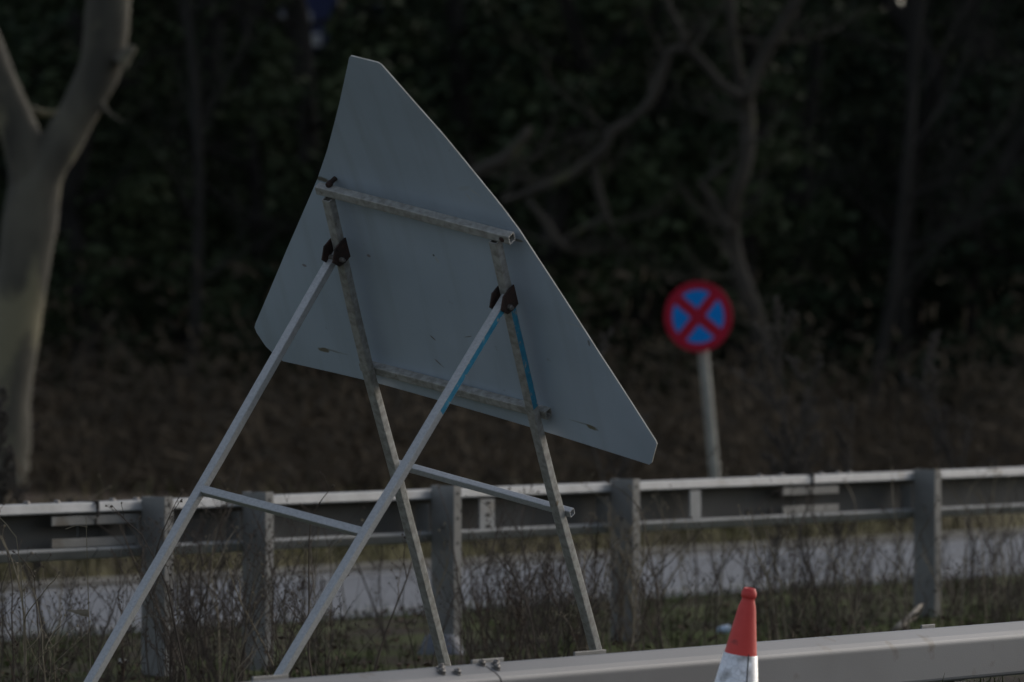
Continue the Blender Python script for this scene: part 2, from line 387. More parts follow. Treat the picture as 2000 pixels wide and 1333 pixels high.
# ------------------------------------------------------------------ near crash barrier
QN = (Vector((0, 14.6, 0)) - FB).dot(NC); SN0 = (Vector((0, 14.6, 0)) - FB).dot(D)
ZN = .395
def s_near(px, q=None):
    q = QN if q is None else q
    k = (px - 1000) / F
    return (k * (22.2 + q * NC.y) - q * NC.x) / (D.x - k * D.y)
nb_ = thing('crash_barrier', 'low plain grey box beam barrier running across the bottom right, behind the traffic cone', 'crash barrier', SQ(SN0, QN, -.17))
pr = [(0, 0), (.012, -.002), (.050, -.022)] + arc(.050, -.047, .020, 60, 0, 5)[0:] + [(.070, -.125)] + arc(.058, -.138, .012, 0, -90, 3) + [(.006, -.150), (0, -.145)]
jn = s_near(936)
for a, b in ((jn - 9, jn - .0015), (jn + .0015, jn + 12)):
    mb = MB(); mb.sweep(pr, SQ(a, QN, ZN), SQ(b, QN, ZN), NC, UP, closed=True, nseg=1); o = mb.build('beam', M['beam_paint'], nb_, bevel=.003)
mb = MB(); mb.sweep([(a*.985+.0004, b*.985-.001) for a, b in pr], SQ(jn - .01, QN, ZN), SQ(jn + .01, QN, ZN), NC, UP, closed=True); mb.build('joint_sleeve', M['hole'], nb_)
slope = Vector((0.038, -0.020)).normalized(); nrm = (NC * .020 + UP * .038).normalized()
for px, q in ((861, .017), (862, .034), (892, .040), (940, .012), (968, .017), (969, .034)):
    s = s_near(px, QN + q); zz = ZN - .002 - (q - .012) * .526
    mb = MB(); base = SQ(s, QN + q, zz)
    mb.lathe(base, nrm, [(.0125,0),(.0125,.002),(.0105,.002)], 16)
    mb.lathe(base, nrm, [(.0095,.002),(.0095,.009),(.006,.011),(.0001,.0112)], 6); mb.lathe(base, nrm, [(.0045,.010),(.0045,.014),(.0001,.0142)], 8)
    mb.build('bolt', M['bolt'], nb_)
for a, b in ((500, 570), (928, 990), (1128, 1190), (1806, 1832)):
    sa, sb = s_near(a), s_near(b)
    mb = MB(); mb.box(SQ((sa+sb)/2, QN-.012, ZN-.032), D*((sb-sa)/2), NC*.003, UP*.041); mb.build('bracket_plate', M['galv_post'], nb_, bevel=.002)
for s in (s_near(1845), s_near(1845) + 2.4, s_near(1845) - 2.4, s_near(1845) - 4.8):
    mb = MB(); mb.box(SQ(s, QN + .03, ZN - .45), D*.03, NC*.022, UP*.2985); mb.build('post', M['galv_post'], nb_, bevel=.003)

# ------------------------------------------------------------------ temporary road sign on its A-frame, seen from behind
RM = Matrix(((.8056,.5617,-.18844),(-.55699,.60963,-.56401),(-.20193,.55933,.80398)))
T = Vector((-.478, 15.85, 1.4585))
eu = RM.col[0].copy(); en = RM.col[1].copy(); ev = -RM.col[2].copy()    # right, away (front of the sign), down the posts
AL = R(70)
def PT(u, v, n): return T + eu*u + en*n + ev*v
def hit(px, py, p0, nrmv):
    d = Vector(((px-1000)/F, 1, (YH-py)/F)); c = Vector((0,0,HC))
    return c + d * ((p0 - c).dot(nrmv) / d.dot(nrmv))
def on_n(px, py, n): return hit(px, py, PT(0,0,n), en)
def loc(p): d = p - T; return d.dot(eu), d.dot(ev), d.dot(en)
rdir = (ev*math.cos(AL) - en*math.sin(AL)); rnor = eu.cross(rdir).normalized()
def on_r(px, py): return hit(px, py, T, rnor)
VB = .511; UC = .269; VTOPBAR = loc(on_n(820, 418, 0))[1]
def bend(u, v):
    up = max(0.0, (VTOPBAR + .02) - v)
    return .0445 - .145*up**1.25 + .0 - .022*((u-UC)/.75)**2*max(0, min(1, (v+.2)/.6))
def on_plate(px, py):
    n = .0445
    for _ in range(30):
        u, v, _n = loc(on_n(px, py, n)); n = bend(u, v)
    return u, v
PLATE_MARKS = []
def mk(px, py, a, b, angdeg, col_, amt):
    u, v = on_plate(px, py); PLATE_MARKS.append((u, v, a, b, R(angdeg), col_, amt))
mk(632, 684, .022, .009, 0, (.17,.14,.085), .9); mk(655, 687, .05, .004, 2, (.19,.17,.13), .55)
mk(1157, 836, .022, .008, 10, (.15,.13,.06), .9); mk(1140, 828, .05, .003, 0, (.17,.16,.12), .5)
mk(630, 350, .03, .010, 0, (.13,.11,.075), .9); mk(760, 395, .26, .006, 0, (.16,.145,.115), .55)  # stain above the top bar; the long strip also paints the bar's shadow
mk(905, 368, .035, .008, -22, (.40,.44,.47), .4); mk(928, 377, .02, .003, 35, (.5,.53,.55), .9); mk(915, 385, .018, .003, 60, (.45,.48,.5), .7)
mk(853, 507, .014, .005, 75, (.45,.49,.52), .75); mk(847, 499, .004, .004, 0, (.05,.05,.05), .9)
mk(845, 660, .012, .003, 40, (.14,.10,.09), .8); mk(915, 658, .02, .002, -20, (.14,.11,.1), .7); mk(720, 500, .008, .006, 0, (.2,.13,.12), .7)
mk(595, 519, .009, .005, 0, (.19,.13,.12), .7); mk(858, 710, .02, .004, 40, (.16,.12,.11), .7)
mk(1120, 635, .035, .0022, 3, (.5,.52,.52), .7); mk(1012, 470, .02, .006, 0, (.16,.14,.1), .8); mk(1150, 670, .004, .012, 0, (.14,.12,.12), .7)
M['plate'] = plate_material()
road_sign = thing('road_sign', 'large grey triangular temporary road sign seen from behind, propped on a galvanised A-frame', 'road sign', (T.x, T.y, .25))
# plate outline traced on the real (bent) sheet
OUT = [(497,640),(501,650),(519,677),(546,702),(553,706),(735,748),(880,789),(1030,833),(1180,880),(1262,906),(1268,908),(1273,904),(1281,874),(1283,868),(1280,861),
       (1225,775),(1173,695),(1112,600),(1071,537),(1042,493),(1014,450),(978,402),(930,343),(867,266),(813,205),(748,131),(744,127),(738,123),(690,111),(685,110),(682,113),(662,205),(640,290),(620,349),(560,488),(499,632)]
uvp = [on_plate(*p) for p in OUT]
import bmesh
bm = bmesh.new()
vs = [bm.verts.new((u, v, 0)) for u, v in uvp]; f0 = bm.faces.new(vs)
for vv in np.arange(-.85, .62, .05):
    geom = bm.verts[:] + bm.edges[:] + bm.faces[:]
    bmesh.ops.bisect_plane(bm, geom=geom, plane_co=(0, vv + .0013, 0), plane_no=(0, 1, 0))
for uu in np.arange(-.5, 1.1, .1):
    geom = bm.verts[:] + bm.edges[:] + bm.faces[:]
    bmesh.ops.bisect_plane(bm, geom=geom, plane_co=(uu + .0017, 0, 0), plane_no=(1, 0, 0))
uvl = bm.loops.layers.uv.new('uv')
for f in bm.faces:
    for l in f.loops: l[uvl].uv = (l.vert.co.x, l.vert.co.y)
for v in bm.verts:
    u, q = v.co.x, v.co.y; v.co = PT(u, q, bend(u, q)) - Vector((T.x, T.y, .25))
for f in bm.faces:
    f.normal_update()
    if f.normal.dot(en) > 0: f.normal_flip()
me = bpy.data.meshes.new('sign_plate'); bm.to_mesh(me); bm.free()
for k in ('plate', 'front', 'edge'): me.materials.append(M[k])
pl = bpy.data.objects.new('sign_plate', me); COL.objects.link(pl); pl.parent = road_sign
so = pl.modifiers.new('thick', 'SOLIDIFY'); so.thickness = .004; so.offset = -1; so.material_offset = 1; so.material_offset_rim = 2; so.use_quality_normals = True

def sqtube(A, B, wdir, h, mats, blue=None, seg=14, via=()):
    """square tube of half-width h from A to B; wdir fixes its roll; blue=(side, t0, t1) paints one side"""
    A = Vector(A); B = Vector(B); ax = (B-A).normalized(); a = (wdir - ax*wdir.dot(ax)).normalized(); b = ax.cross(a)
    P_ = [A] + [Vector(x) for x in via] + [B]; tot = sum((y-x).length for x, y in zip(P_, P_[1:]))
    def along(f_):
        d_ = f_*tot
        for x, y in zip(P_, P_[1:]):
            l_ = (y-x).length
            if d_ <= l_: return x.lerp(y, d_/l_)
            d_ -= l_
        return B
    mb = MB(); r = h*.22
    prof = []
    for cx, cy, a0 in ((h-r, h-r, 0), (-(h-r), h-r, 90), (-(h-r), -(h-r), 180), (h-r, -(h-r), 270)):
        prof += arc(cx, cy, r, a0, a0+90, 2)
    n = len(prof); rng_ = random.Random(int(abs(A.x*1000)+abs(B.z*991)))
    for i in range(seg+1):
        p = along(i/seg); k = (noise.noise(p*5)*.0012) if 0 < i < seg else 0
        mb.v += [tuple(p + a*(x+k) + b*y) for x, y in prof]
    for i in range(seg):
        for k in range(n):
            k2 = (k+1) % n; mb.f.append((i*n+k, i*n+k2, (i+1)*n+k2, (i+1)*n+k))
            mi = 0
            if blue:
                side, t0, t1 = blue
                # side index: 0 = +b,1 = -a,2 = -b,3 = +a face (the long flat between corner arcs)
                if k == side*3+2 and t0 <= (i+.5)/seg <= t1: mi = 1
            mb.m.append(mi)
    # open ends with an inner wall
    inner = [(x*.78, y*.78) for x, y in prof]
    for end, i, sgn in ((A, 0, 1), (B, seg, -1)):
        o = len(mb.v); mb.v += [tuple(end + a*x + b*y) for x, y in inner]; mb.v += [tuple(end + ax*sgn*.03 + a*x + b*y) for x, y in inner]
        for k in range(n):
            k2 = (k+1) % n
            mb.f.append((i*n+k, o+k, o+k2, i*n+k2)); mb.m.append(0)
            mb.f.append((o+k, o+n+k, o+n+k2, o+k2)); mb.m.append(0)
        mb.f.append(tuple(o+n+k for k in range(n))); mb.m.append(0)
    return mb
HB = .0135
# cross bars
A = on_n(622, 368, .008); B = on_n(1000, 466, .008)
sqtube(A, B, en, HB, 0).build('crossbar', M['frame'], road_sign)
vt = loc((A+B)/2)[1]
A = on_n(708, 713, .0285); B = on_n(1072, 808, .0285)
sqtube(A, B, en, HB, 0).build('crossbar', M['frame'], road_sign)
# spacers that hold the upper bar off the sheet, knobs beside the posts
for (px, py, px2) in ((646, 357, 0),):
    u, v, _ = loc(on_n(px, py, .02)); mb = MB(); mb.lathe(PT(u, v, -.004), en, [(.0001,.008),(.007,.008),(.009,.012),(.009,.024),(.007,.026),(.007,.047)], 12); mb.build('bolt', M['rust'], road_sign)
for (px, py) in ((981, 467),):
    u, v, _ = loc(on_n(px, py, -.002)); mb = MB(); mb.lathe(PT(u, v, .01), -en, [(.011,-.004),(.011,.014),(.006,.018),(.0001,.019)], 10); mb.build('bolt', M['rust'], road_sign)
# posts
def ext(p, d, z):           # run a leg on down to height z
    d = d.normalized(); return p + d * ((z - p.z) / d.z)
for (a, b, blue, mid) in (((641, 388), (865, 1285), None, ((663,484),(694,620),(723,740),(768,905))), ((967, 470), (1163, 1265), (3, .105, .335), ((991,580),(998,616),(1043,815),(1074,940)))):
    A = on_n(*a, 0); B = on_n(*b, 0); E_ = B; mid = [on_n(*m_, 0) for m_ in mid]
    s, q = to_sq(E_); E_ = ext(B, B-mid[-1], gz(s, q) - .03)
    sqtube(A, E_, eu, HB, 0, blue, seg=60, via=mid).build('post', [M['frame'], M['frame_blue']], road_sign)
# rear legs
LEG = []
for (a, b, blue) in (((653, 500), (184, 1320), None), ((983, 592), (548, 1318), (3, .02, .245))):
    A = on_r(*a); B = on_r(*b); d = (B-A).normalized(); A2 = A - d*.02
    s, q = to_sq(B); E_ = ext(B, d, min(B.z, gz(s, q)) - .03)
    sqtube(A2, E_, eu, .0125, 0, blue, seg=40).build('rear_leg', [M['frame_leg'], M['frame_blue']], road_sign); LEG.append((A, B))
# braces
A = on_r(392, 957); B = on_r(706, 1040)
sqtube(A, B, rnor, .0115, 0).build('brace', M['frame_leg'], road_sign)
A = on_n(775, 907, .0245); B = on_n(1118, 1002, .0245)
sqtube(A, B, en, .0105, 0).build('brace', M['frame_leg'], road_sign)
# rusted hinge brackets: two cheeks and a pin
for (px, py) in ((664, 486), (992, 578)):
    u, v, n_ = loc(on_n(px, py, 0))
    hb = None
    for du in (-.019, .019):
        mb = MB(); x = [(-.034,-.014),(-.030,-.040),(.002,-.062),(.030,-.040),(.034,-.014),(.030,.012),(-.034,.012)]
        vs = [PT(u+du-.002, v+a, b) for a, b in x] + [PT(u+du+.002, v+a, b) for a, b in x]; n = len(x)
        mb.add(vs, [tuple(range(n)), tuple(range(2*n-1, n-1, -1))] + [(k, k+n, (k+1) % n + n, (k+1) % n) for k in range(n)])
        o = mb.build('hinge_bracket', M['rust'], road_sign)
    mb = MB(); mb.lathe(PT(u-.030, v+.012, -.030), eu, [(.0001,0),(.0075,0),(.0075,.060),(.0045,.062),(.0045,.066),(.0001,.066)], 12); mb.build('hinge_pin', M['bolt'], road_sign)

# ------------------------------------------------------------------ traffic cone (leaning slightly)
ctop = U(1464.5, 1149, 14.55)
ax = Vector((.135, -.09, 1)).normalized(); ctop.z = max(ctop.z, 0)
CH = (ctop.z + .160) / ax.z
cb = ctop - ax*CH
cone = thing('traffic_cone', 'red traffic cone with a white reflective sleeve standing in front of the low grey barrier', 'traffic cone', cb)
def cr(h): return .0195 + (CH - h - .03) * .158     # body radius at height h along axis
mb = MB(); sl_top = CH - .170; sl_bot = CH - .46
mb.lathe(cb, ax, [(cr(.02)+.01,.012),(cr(.04),.04),(cr(sl_bot),sl_bot),(cr(sl_top),sl_top),(cr(CH-.05),CH-.05),(cr(CH-.036)-.003,CH-.034),(.0165,CH-.030),(.0165,CH-.025)], 56)
body = mb.build('cone_body', M['red'], cone, smooth=True)
mb = MB(); mb.lathe(cb, ax, [(.0165,CH-.026),(.0190,CH-.024),(.0198,CH-.018),(.0194,CH-.010),(.0168,CH-.006),(.0158,CH-.001),(.0135,CH),(.0100,CH-.002),(.0095,CH-.03),(.0001,CH-.03)], 40)
mb.build('cone_cap', M['red'], cone, smooth=True)
def sleeve_mat():
    m = bpy.data.materials.new('white reflective sleeve'); m.use_nodes = True; t = m.node_tree; n = t.nodes; L = t.links; b = n['Principled BSDF']
    b.inputs['Roughness'].default_value = .35; b.inputs['Metallic'].default_value = .15
    tc = n.new('ShaderNodeTexCoord'); vo = n.new('ShaderNodeTexVoronoi'); vo.feature = 'DISTANCE_TO_EDGE'; vo.inputs['Scale'].default_value = 62; L.new(tc.outputs['Object'], vo.inputs['Vector'])
    rp = n.new('ShaderNodeValToRGB'); rp.color_ramp.elements[0].position = .02; rp.color_ramp.elements[1].position = .10
    rp.color_ramp.elements[0].color = (.70,.71,.75,1); rp.color_ramp.elements[1].color = (.84,.85,.89,1); L.new(vo.outputs['Distance'], rp.inputs[0])
    v2 = n.new('ShaderNodeTexVoronoi'); v2.inputs['Scale'].default_value = 62; L.new(tc.outputs['Object'], v2.inputs['Vector'])
    hs_ = n.new('ShaderNodeHueSaturation'); hs_.inputs['Saturation'].default_value = .10; L.new(v2.outputs['Color'], hs_.inputs['Color'])
    mx = n.new('ShaderNodeMixRGB'); mx.blend_type = 'MULTIPLY'; mx.inputs[0].default_value = .16; L.new(rp.outputs[0], mx.inputs[1]); L.new(hs_.outputs[0], mx.inputs[2])
    no = n.new('ShaderNodeTexNoise'); no.inputs['Scale'].default_value = 20; no.inputs['Detail'].default_value = 8; L.new(tc.outputs['Object'], no.inputs['Vector'])
    r2 = n.new('ShaderNodeValToRGB'); r2.color_ramp.elements[0].position = .54; r2.color_ramp.elements[1].position = .72; L.new(no.outputs['Fac'], r2.inputs[0])
    m2 = n.new('ShaderNodeMixRGB'); L.new(r2.outputs[0], m2.inputs[0]); L.new(mx.outputs[0], m2.inputs[1]); m2.inputs[2].default_value = (.30,.29,.28,1)
    L.new(m2.outputs[0], b.inputs['Base Color']); return m
SLV = sleeve_mat()
mb = MB(); mb.lathe(cb, ax, [(cr(sl_bot)+.0005,sl_bot),(cr(sl_bot)+.0022,sl_bot+.001),(cr(sl_top)+.0022,sl_top-.001),(cr(sl_top)+.0005,sl_top)], 56)
slv = mb.build('reflective_sleeve', SLV, cone, smooth=True)
# overlap seam of the sleeve
a_ = Vector((.42, -.9, 0)).normalized(); side = ax.cross(a_).normalized()
mb = MB()
p0 = cb + ax*sl_bot + a_*(cr(sl_bot)+.0026); p1 = cb + ax*sl_top + a_*(cr(sl_top)+.0026)
mb.box((p0+p1)/2, side*.0012, (p1-p0)/2*.995, a_*.0006); mb.build('sleeve_seam', M['galv_dark'], slv)
mb = MB(); hb2 = .19; cbz = Vector((cb.x, cb.y, -.162))
mb.box(cbz + UP*.016, Vector((hb2,0,0)), Vector((0,hb2,0)), UP*.016); mb.build('cone_base', mat('black rubber', (.03,.03,.03), .8), cone, bevel=.012)

# ------------------------------------------------------------------ round no stopping sign
DN = 37.0; cN = U(1363.5, 618.5, DN)
ns_ = thing('road_sign', 'small round red and blue no stopping sign on a leaning grey pole', 'road sign', (U(1403, 980, DN).x, DN, -.0))
th = R(-6); fr = Vector((-.30, -.95, 0)).normalized(); sx = UP.cross(-fr).normalized()
sx = (sx*math.cos(th) + UP*math.sin(th)).normalized(); sy = fr.cross(sx) * -1 if fr.cross(sx).z < 0 else fr.cross(sx)
RD = .231
mb = MB(); mb.lathe(cN, fr, [(.0001,.0),(RD-.004,.0),(RD,-.001),(RD,-.004),(.0001,-.004)], 64); disc = mb.build('sign_face', M['nsred'], ns_)
def fp(x, y, n): return cN + sx*x + sy*y + fr*n
for k in range(4):
    a0 = 45 + 90*k; r_in = RD*.755; wb = RD*.155     # half width of the red bars
    pts = []
    # quadrant between the two diagonal bars centred on angle 90k
    half = math.degrees(math.asin(wb / r_in))
    arcpts = [(r_in*math.cos(R(t_)), r_in*math.sin(R(t_))) for t_ in np.linspace(90*k-45+half, 90*k+45-half, 14)]
    rin = wb*math.sqrt(2); tip = (rin*math.cos(R(90*k)), rin*math.sin(R(90*k)))
    pts = [tip] + arcpts
    n = len(pts); mb = MB(); mb.add([fp(x, y, .0015) for x, y in pts] + [fp(x, y, .0005) for x, y in pts], [tuple(range(n))] + [(i, i+n, (i+1) % n+n, (i+1) % n) for i in range(n)])
    mb.build('blue_quadrant', M['nsblue'], disc)
pt = fp(.0, RD*.3, -.045); pb_ = U(1402, 990, DN+.1); pb_ = pb_ + (pb_-pt)*.25
mb = MB(); mb.tube([pt, pb_], .034, 16); mb.build('pole', M['polegrey'], ns_, smooth=False)
for y in (.12, -.12):
    mb = MB(); mb.box(fp(.0, y, -.006), sx*.06, sy*.012, fr*.004); mb.build('clip', M['galv_post'], ns_)

# ------------------------------------------------------------------ trees
def px_path(tab, depth, wob=0):
    pts = []; rad = []
    for i, (x, y, w_) in enumerate(tab):
        d = depth + wob*math.sin(i*1.7); pts.append(U(x, y, d)); rad.append(w_/2/F*d)
    return pts, rad
def resample(pts, rad, n):
    L = [0]
    for a, b in zip(pts, pts[1:]): L.append(L[-1] + (b-a).length)
    out = []; rr = []
    for i in range(n+1):
        x = L[-1]*i/n; k = max(0, min(len(pts)-2, next((j for j in range(len(L)-1) if L[j+1] >= x), len(pts)-2)))
        t_ = (x-L[k])/max(1e-6, L[k+1]-L[k])
        p0 = pts[max(k-1,0)]; p1 = pts[k]; p2 = pts[k+1]; p3 = pts[min(k+2,len(pts)-1)]
        t2, t3 = t_*t_, t_*t_*t_
        out.append(.5*((2*p1)+(p2-p0)*t_+(2*p0-5*p1+4*p2-p3)*t2+(3*p1-p0-3*p2+p3)*t3)); rr.append(rad[k]*(1-t_)+rad[k+1]*t_)
    return out, rr
def limb(mb, tab, depth, n=30, seg=20, jit=.10, wob=0):
    p, r = px_path(tab, depth, wob); p, r = resample(p, r, n); mb.tube(p, r, seg, jit=jit); return p, r
def twigs(mb, base, direction, length, rad, depth, rr, out=None):
    n = 5; pts = [base]; d = direction.normalized()
    for i in range(n):
        d = (d + Vector((rr.uniform(-.25,.25), rr.uniform(-.25,.25), rr.uniform(-.1,.22)))).normalized(); pts.append(pts[-1] + d*length/n)
    mb.tube(pts, [rad*(1-.75*i/n) for i in range(n+1)], 5 if rad > .02 else 3)
    if out is not None: out.append(pts[-1])
    if depth > 0:
        for i in range(1, n+1):
            for _ in range(rr.choice((1, 1, 2))):
                dd = (d + Vector((rr.uniform(-.9,.9), rr.uniform(-.9,.9), rr.uniform(-.2,.7)))).normalized()
                twigs(mb, pts[i], dd, length*rr.uniform(.4,.65), rad*.5*(1-.6*i/n)+.002, depth-1, rr, out)
def leaf_cloud(mb, centre, radii, n, size, rr, hollow=.35, clumps=26, flat=1.0):
    """many small leaf quads gathered into clumps through an uneven volume"""
    cl = []
    for _ in range(clumps):
        while True:
            v = Vector((rr.uniform(-1,1), rr.uniform(-1,1), rr.uniform(-1,1)))
            if hollow < v.length < 1: break
        cl.append((Vector((v.x*radii[0], v.y*radii[1], v.z*radii[2])), rr.uniform(.20, .46)))
    mr = (radii[0]+radii[1]+radii[2])/3
    for _ in range(n):
        c, cr_ = rr.choice(cl)
        o = Vector((rr.gauss(0,.5), rr.gauss(0,.5), rr.gauss(0,.45)))*cr_*mr*.8
        p = Vector(centre) + c + o
        a = Vector((rr.uniform(-1,1), rr.uniform(-1,1), rr.uniform(-.7,.3))).normalized(); b = a.cross(Vector((rr.uniform(-1,1), rr.uniform(-1,1), rr.uniform(-1,1)))).normalized()
        s = size*rr.uniform(.6,1.4)
        mb.add([p - a*s*.6, p + b*s*.38, p + a*s*.7, p - b*s*.38], [(0,1,2,3)])

# big pale forked tree on the left
DT = 38.0
lt = thing('tree', 'thick pale barked tree forking low down at the left edge behind the barrier', 'tree', U(-2, 1040, DT) * 1.0)
mb = MB()
limb(mb, [(-8,1075,150),(-2,1000,124),(1,930,114),(4,820,114),(14,720,110),(28,630,104),(46,530,104),(60,440,106),(70,370,104),(90,325,84),(118,284,77),(142,240,77),(170,190,80),(196,130,86),(208,60,88),(214,-20,86),(222,-120,80),(250,-300,66)], DT, 60, 28, .10)
limb(mb, [(62,450,86),(63,390,92),(56,315,84),(36,252,74),(8,190,78),(-26,120,84),(-60,30,84),(-100,-90,76),(-150,-280,60)], DT, 30, 24, .12)
limb(mb, [(232,125,40),(250,104,24),(262,92,13)], DT-.15, 6, 10, .1)
limb(mb, [(190,195,26),(206,216,11),(222,228,5),(240,240,3)], DT-.05, 10, 8, .1)
limb(mb, [(60,215,20),(95,222,12),(130,212,8)], DT+.2, 8, 8, .1)
lt_trunk = mb.build('trunk', M['tree_pale'], lt, smooth=True)
mb = MB(); rr = random.Random(3)
for (x, y) in ((250,-300),(222,-120),(-150,-280),(-100,-90)):
    for _ in range(4):
        twigs(mb, U(x, y, DT), Vector((rr.uniform(-.7,.7), rr.uniform(-.7,.7), 1)), rr.uniform(1.6,2.6), .07, 2, rr)
mb.build('crown', M['bark'], lt)

# twisting tree right of the sign with a long crooked limb
D2 = 50.0
mt = thing('tree', 'thin twisting bare tree behind the no stopping sign with a crooked limb reaching left', 'tree', U(1490, 960, D2))
mb = MB()
limb(mb, [(1530,980,51),(1512,860,43),(1500,740,36),(1478,620,33),(1446,530,30),(1428,450,31),(1436,380,28),(1458,310,28),(1460,230,30),(1452,170,31)], D2, 34, 14, .14, .12)
limb(mb, [(1452,190,25),(1440,130,20),(1430,60,20),(1424,-30,20),(1410,-160,16)], D2, 16, 12, .12)
limb(mb, [(1455,195,26),(1480,135,25),(1510,80,23),(1552,10,21),(1600,-80,16)], D2-.1, 16, 12, .12)
limb(mb, [(1446,190,21),(1410,165,18),(1380,130,16),(1350,104,16),(1312,98,18),(1296,128,20),(1284,168,20),(1262,208,20),(1225,240,16),(1196,260,15)], D2-.3, 34, 12, .16)
limb(mb, [(1350,104,15),(1330,60,14),(1306,10,13),(1290,-60,10)], D2-.3, 10, 10, .1)
limb(mb, [(1230,238,16),(1195,258,18),(1180,290,18),(1162,320,16),(1166,360,16),(1178,405,16),(1192,440,11)], D2-.4, 20, 10, .2)
limb(mb, [(1178,290,16),(1140,322,16),(1105,348,16),(1060,366,16),(1010,384,15),(980,395,10)], D2-.5, 20, 10, .15)
limb(mb, [(1180,425,13),(1140,448,12),(1112,462,10),(1090,478,10)], D2-.4, 10, 8, .15)
limb(mb, [(1030,392,13),(1062,430,15),(1085,465,15),(1110,490,8)], D2-.6, 10, 8, .15)
limb(mb, [(1430,450,21),(1405,420,18),(1385,380,15),(1365,360,11)], D2-.1, 12, 10, .15)
mb.build('trunk', M['bark'], mt, smooth=True)
mb = MB(); rr = random.Random(5)
for (x, y, l_) in ((1350,104,.7),(1296,128,.6),(1262,208,.6),(1196,258,.6),(1166,360,.4),(1192,440,.5),(1105,348,.6),(1060,366,.5),(980,395,.7),(1090,478,.5),(1110,490,.4),(1365,360,.7),(1446,530,.8),(1428,450,.7),(1460,230,.7),(1510,80,.8),(1430,60,.7),(1478,620,.8)):
    for _ in range(2): twigs(mb, U(x, y, D2-.3), Vector((rr.uniform(-1,1), rr.uniform(-.6,.6), rr.uniform(-.3,.8))), l_*rr.uniform(.8,1.3), .016, 1, rr)
for (x, y) in ((1410,-160),(1600,-80),(1290,-60)):
    for _ in range(3): twigs(mb, U(x, y, D2), Vector((rr.uniform(-.6,.6), rr.uniform(-.6,.6), 1)), rr.uniform(1.2,2.2), .05, 2, rr)
mb.build('crown', M['bark'], mt)
# lichen yellow limb near the sign
bl = thing('tree', 'leaning mossy sapling whose upper limb shows just right of the grey sign edge', 'tree', U(760, 960, 47))
mb = MB(); limb(mb, [(700,1000,40),(770,780,34),(830,560,30),(880,400,26),(930,336,24),(975,318,24),(1000,296,22),(1022,266,18),(1036,248,10)], 47, 30, 10, .15); mb.build('trunk', M['bark'], bl, smooth=True)

# slim bare trees in the wood on the right and left
slim = [(1860, 60, 1640, 960, 24, 52, 'slim dark trunk leaning right in the wood at the right of the picture'),
        (1990, 20, 1850, 960, 28, 55, 'dark curved trunk near the right edge of the picture'),
        (1620, -60, 1580, 960, 26, 56, 'dim trunk just right of the twisting tree'),
        (1740, 60, 1800, 960, 30, 54, 'thin dim stem crossing the slim leaning trunk'),
        (340, -40, 385, 960, 22, 53, 'dim stem between the pale forked tree and the grey sign'),
        (500, -40, 470, 960, 28, 57, 'dim trunk left of the grey sign, below the blue gap'),
        (1100, -60, 1230, 960, 28, 58, 'dim trunk behind the crooked limb')]
for i, (x0, y0, x1, y1, w_, dep, lab) in enumerate(slim):
    t_ = thing('tree', lab, 'tree', U(x1, y1, dep)); rr = random.Random(20+i); mb = MB(); tab = []
    for k in range(9):
        f_ = k/8; tab.append((x1+(x0-x1)*f_ + 26*math.sin(f_*5+i*1.3), y1+60 + (y0-300-y1-60)*f_, w_*(1.15-.55*f_)))
    p, r = limb(mb, tab, dep, 26, 10, .16)
    mb.build('trunk', M['bark_dark'], t_, smooth=True)
    mb = MB()
    for k in range(9, 26, 2):
        twigs(mb, p[k], Vector((rr.uniform(-1,1), rr.uniform(-.8,.8), rr.uniform(.1,.9))), rr.uniform(1.0,2.0), r[k]*.42, 2, rr)
    mb.build('crown', M['bark_dark'], t_)

# gap in the leaves where something pale and blue shows through
GAPS = [((595, 35), 52, .0), ((618, 66), 34, .0), ((560, 38), 34, .05), ((615, -5), 62, .0), ((712, 18), 44, .25), ((500, 25), 40, .3), ((612, 86), 34, .1), ((1752, 2), 42, .0)]
def in_gap(p, rr):
    x = 1000 + F*p.x/p.y; y = YH - F*(p.z-HC)/p.y
    x += 14*noise.noise(Vector((p.x*2, p.z*2, p.y)))
    for (c, r_, keep) in GAPS:
        if (x-c[0])**2 + (y-c[1])**2 < r_*r_ and rr.random() > keep: return True
    return False
# evergreen trees that fill the wood: each trunk + crown of its own
EV = []
rr = random.Random(11)
def evergreen(x, y, h, rad, nleaf, leafm, lab, low=.03, size=.10):
    base = Vector((x, y, gz(*to_sq((x, y, 0)))))
    t_ = thing('evergreen_tree', lab, 'tree', base, 'evergreen trees filling the dark wood')
    mb = MB(); pts = [base + Vector((rr.uniform(-.12,.12)*k, rr.uniform(-.1,.1)*k, h*k/6.0 - .2)) for k in range(7)]
    mb.tube(pts, [.13*(1-.8*k/6)+.02 for k in range(7)], 8, jit=.1)
    for k in range(2, 6):
        for _ in range(3):
            a = rr.uniform(0, 6.28); mb.tube([pts[k], pts[k]+Vector((math.cos(a), math.sin(a), .3))*rad*.4, pts[k]+Vector((math.cos(a), math.sin(a), .45))*rad*.85], [.035,.022,.008], 4)
    mb.build('trunk', M['bark_dark'], t_)
    mb = MB(); layers = max(4, int(h/.9))
    for k in range(layers):
        f_ = (k+.5)/layers; zz = h*(low + (1.05-low)*f_); rk = rad*(1.05 - .55*f_)*rr.uniform(.85,1.15)
        leaf_cloud(mb, base + Vector((rr.uniform(-.3,.3), rr.uniform(-.3,.3), zz)), (rk, rk, h/layers*.75), nleaf//layers, size, rr, .2, 16)
    b2 = MB()
    for k, f in enumerate(mb.f):
        c = Vector(mb.v[f[0]])
        if not in_gap(c, rr): b2.add([mb.v[i] for i in f], [(0,1,2,3)])
    b2.build('crown', leafm, t_)
rows = [(53.5, -9, 11, 2.3, 6.0, 1.35, 6500), (57.5, -10, 12, 2.3, 8.0, 1.7, 7000), (63, -12, 14, 2.4, 10.5, 2.0, 6500)]
cnt = 0
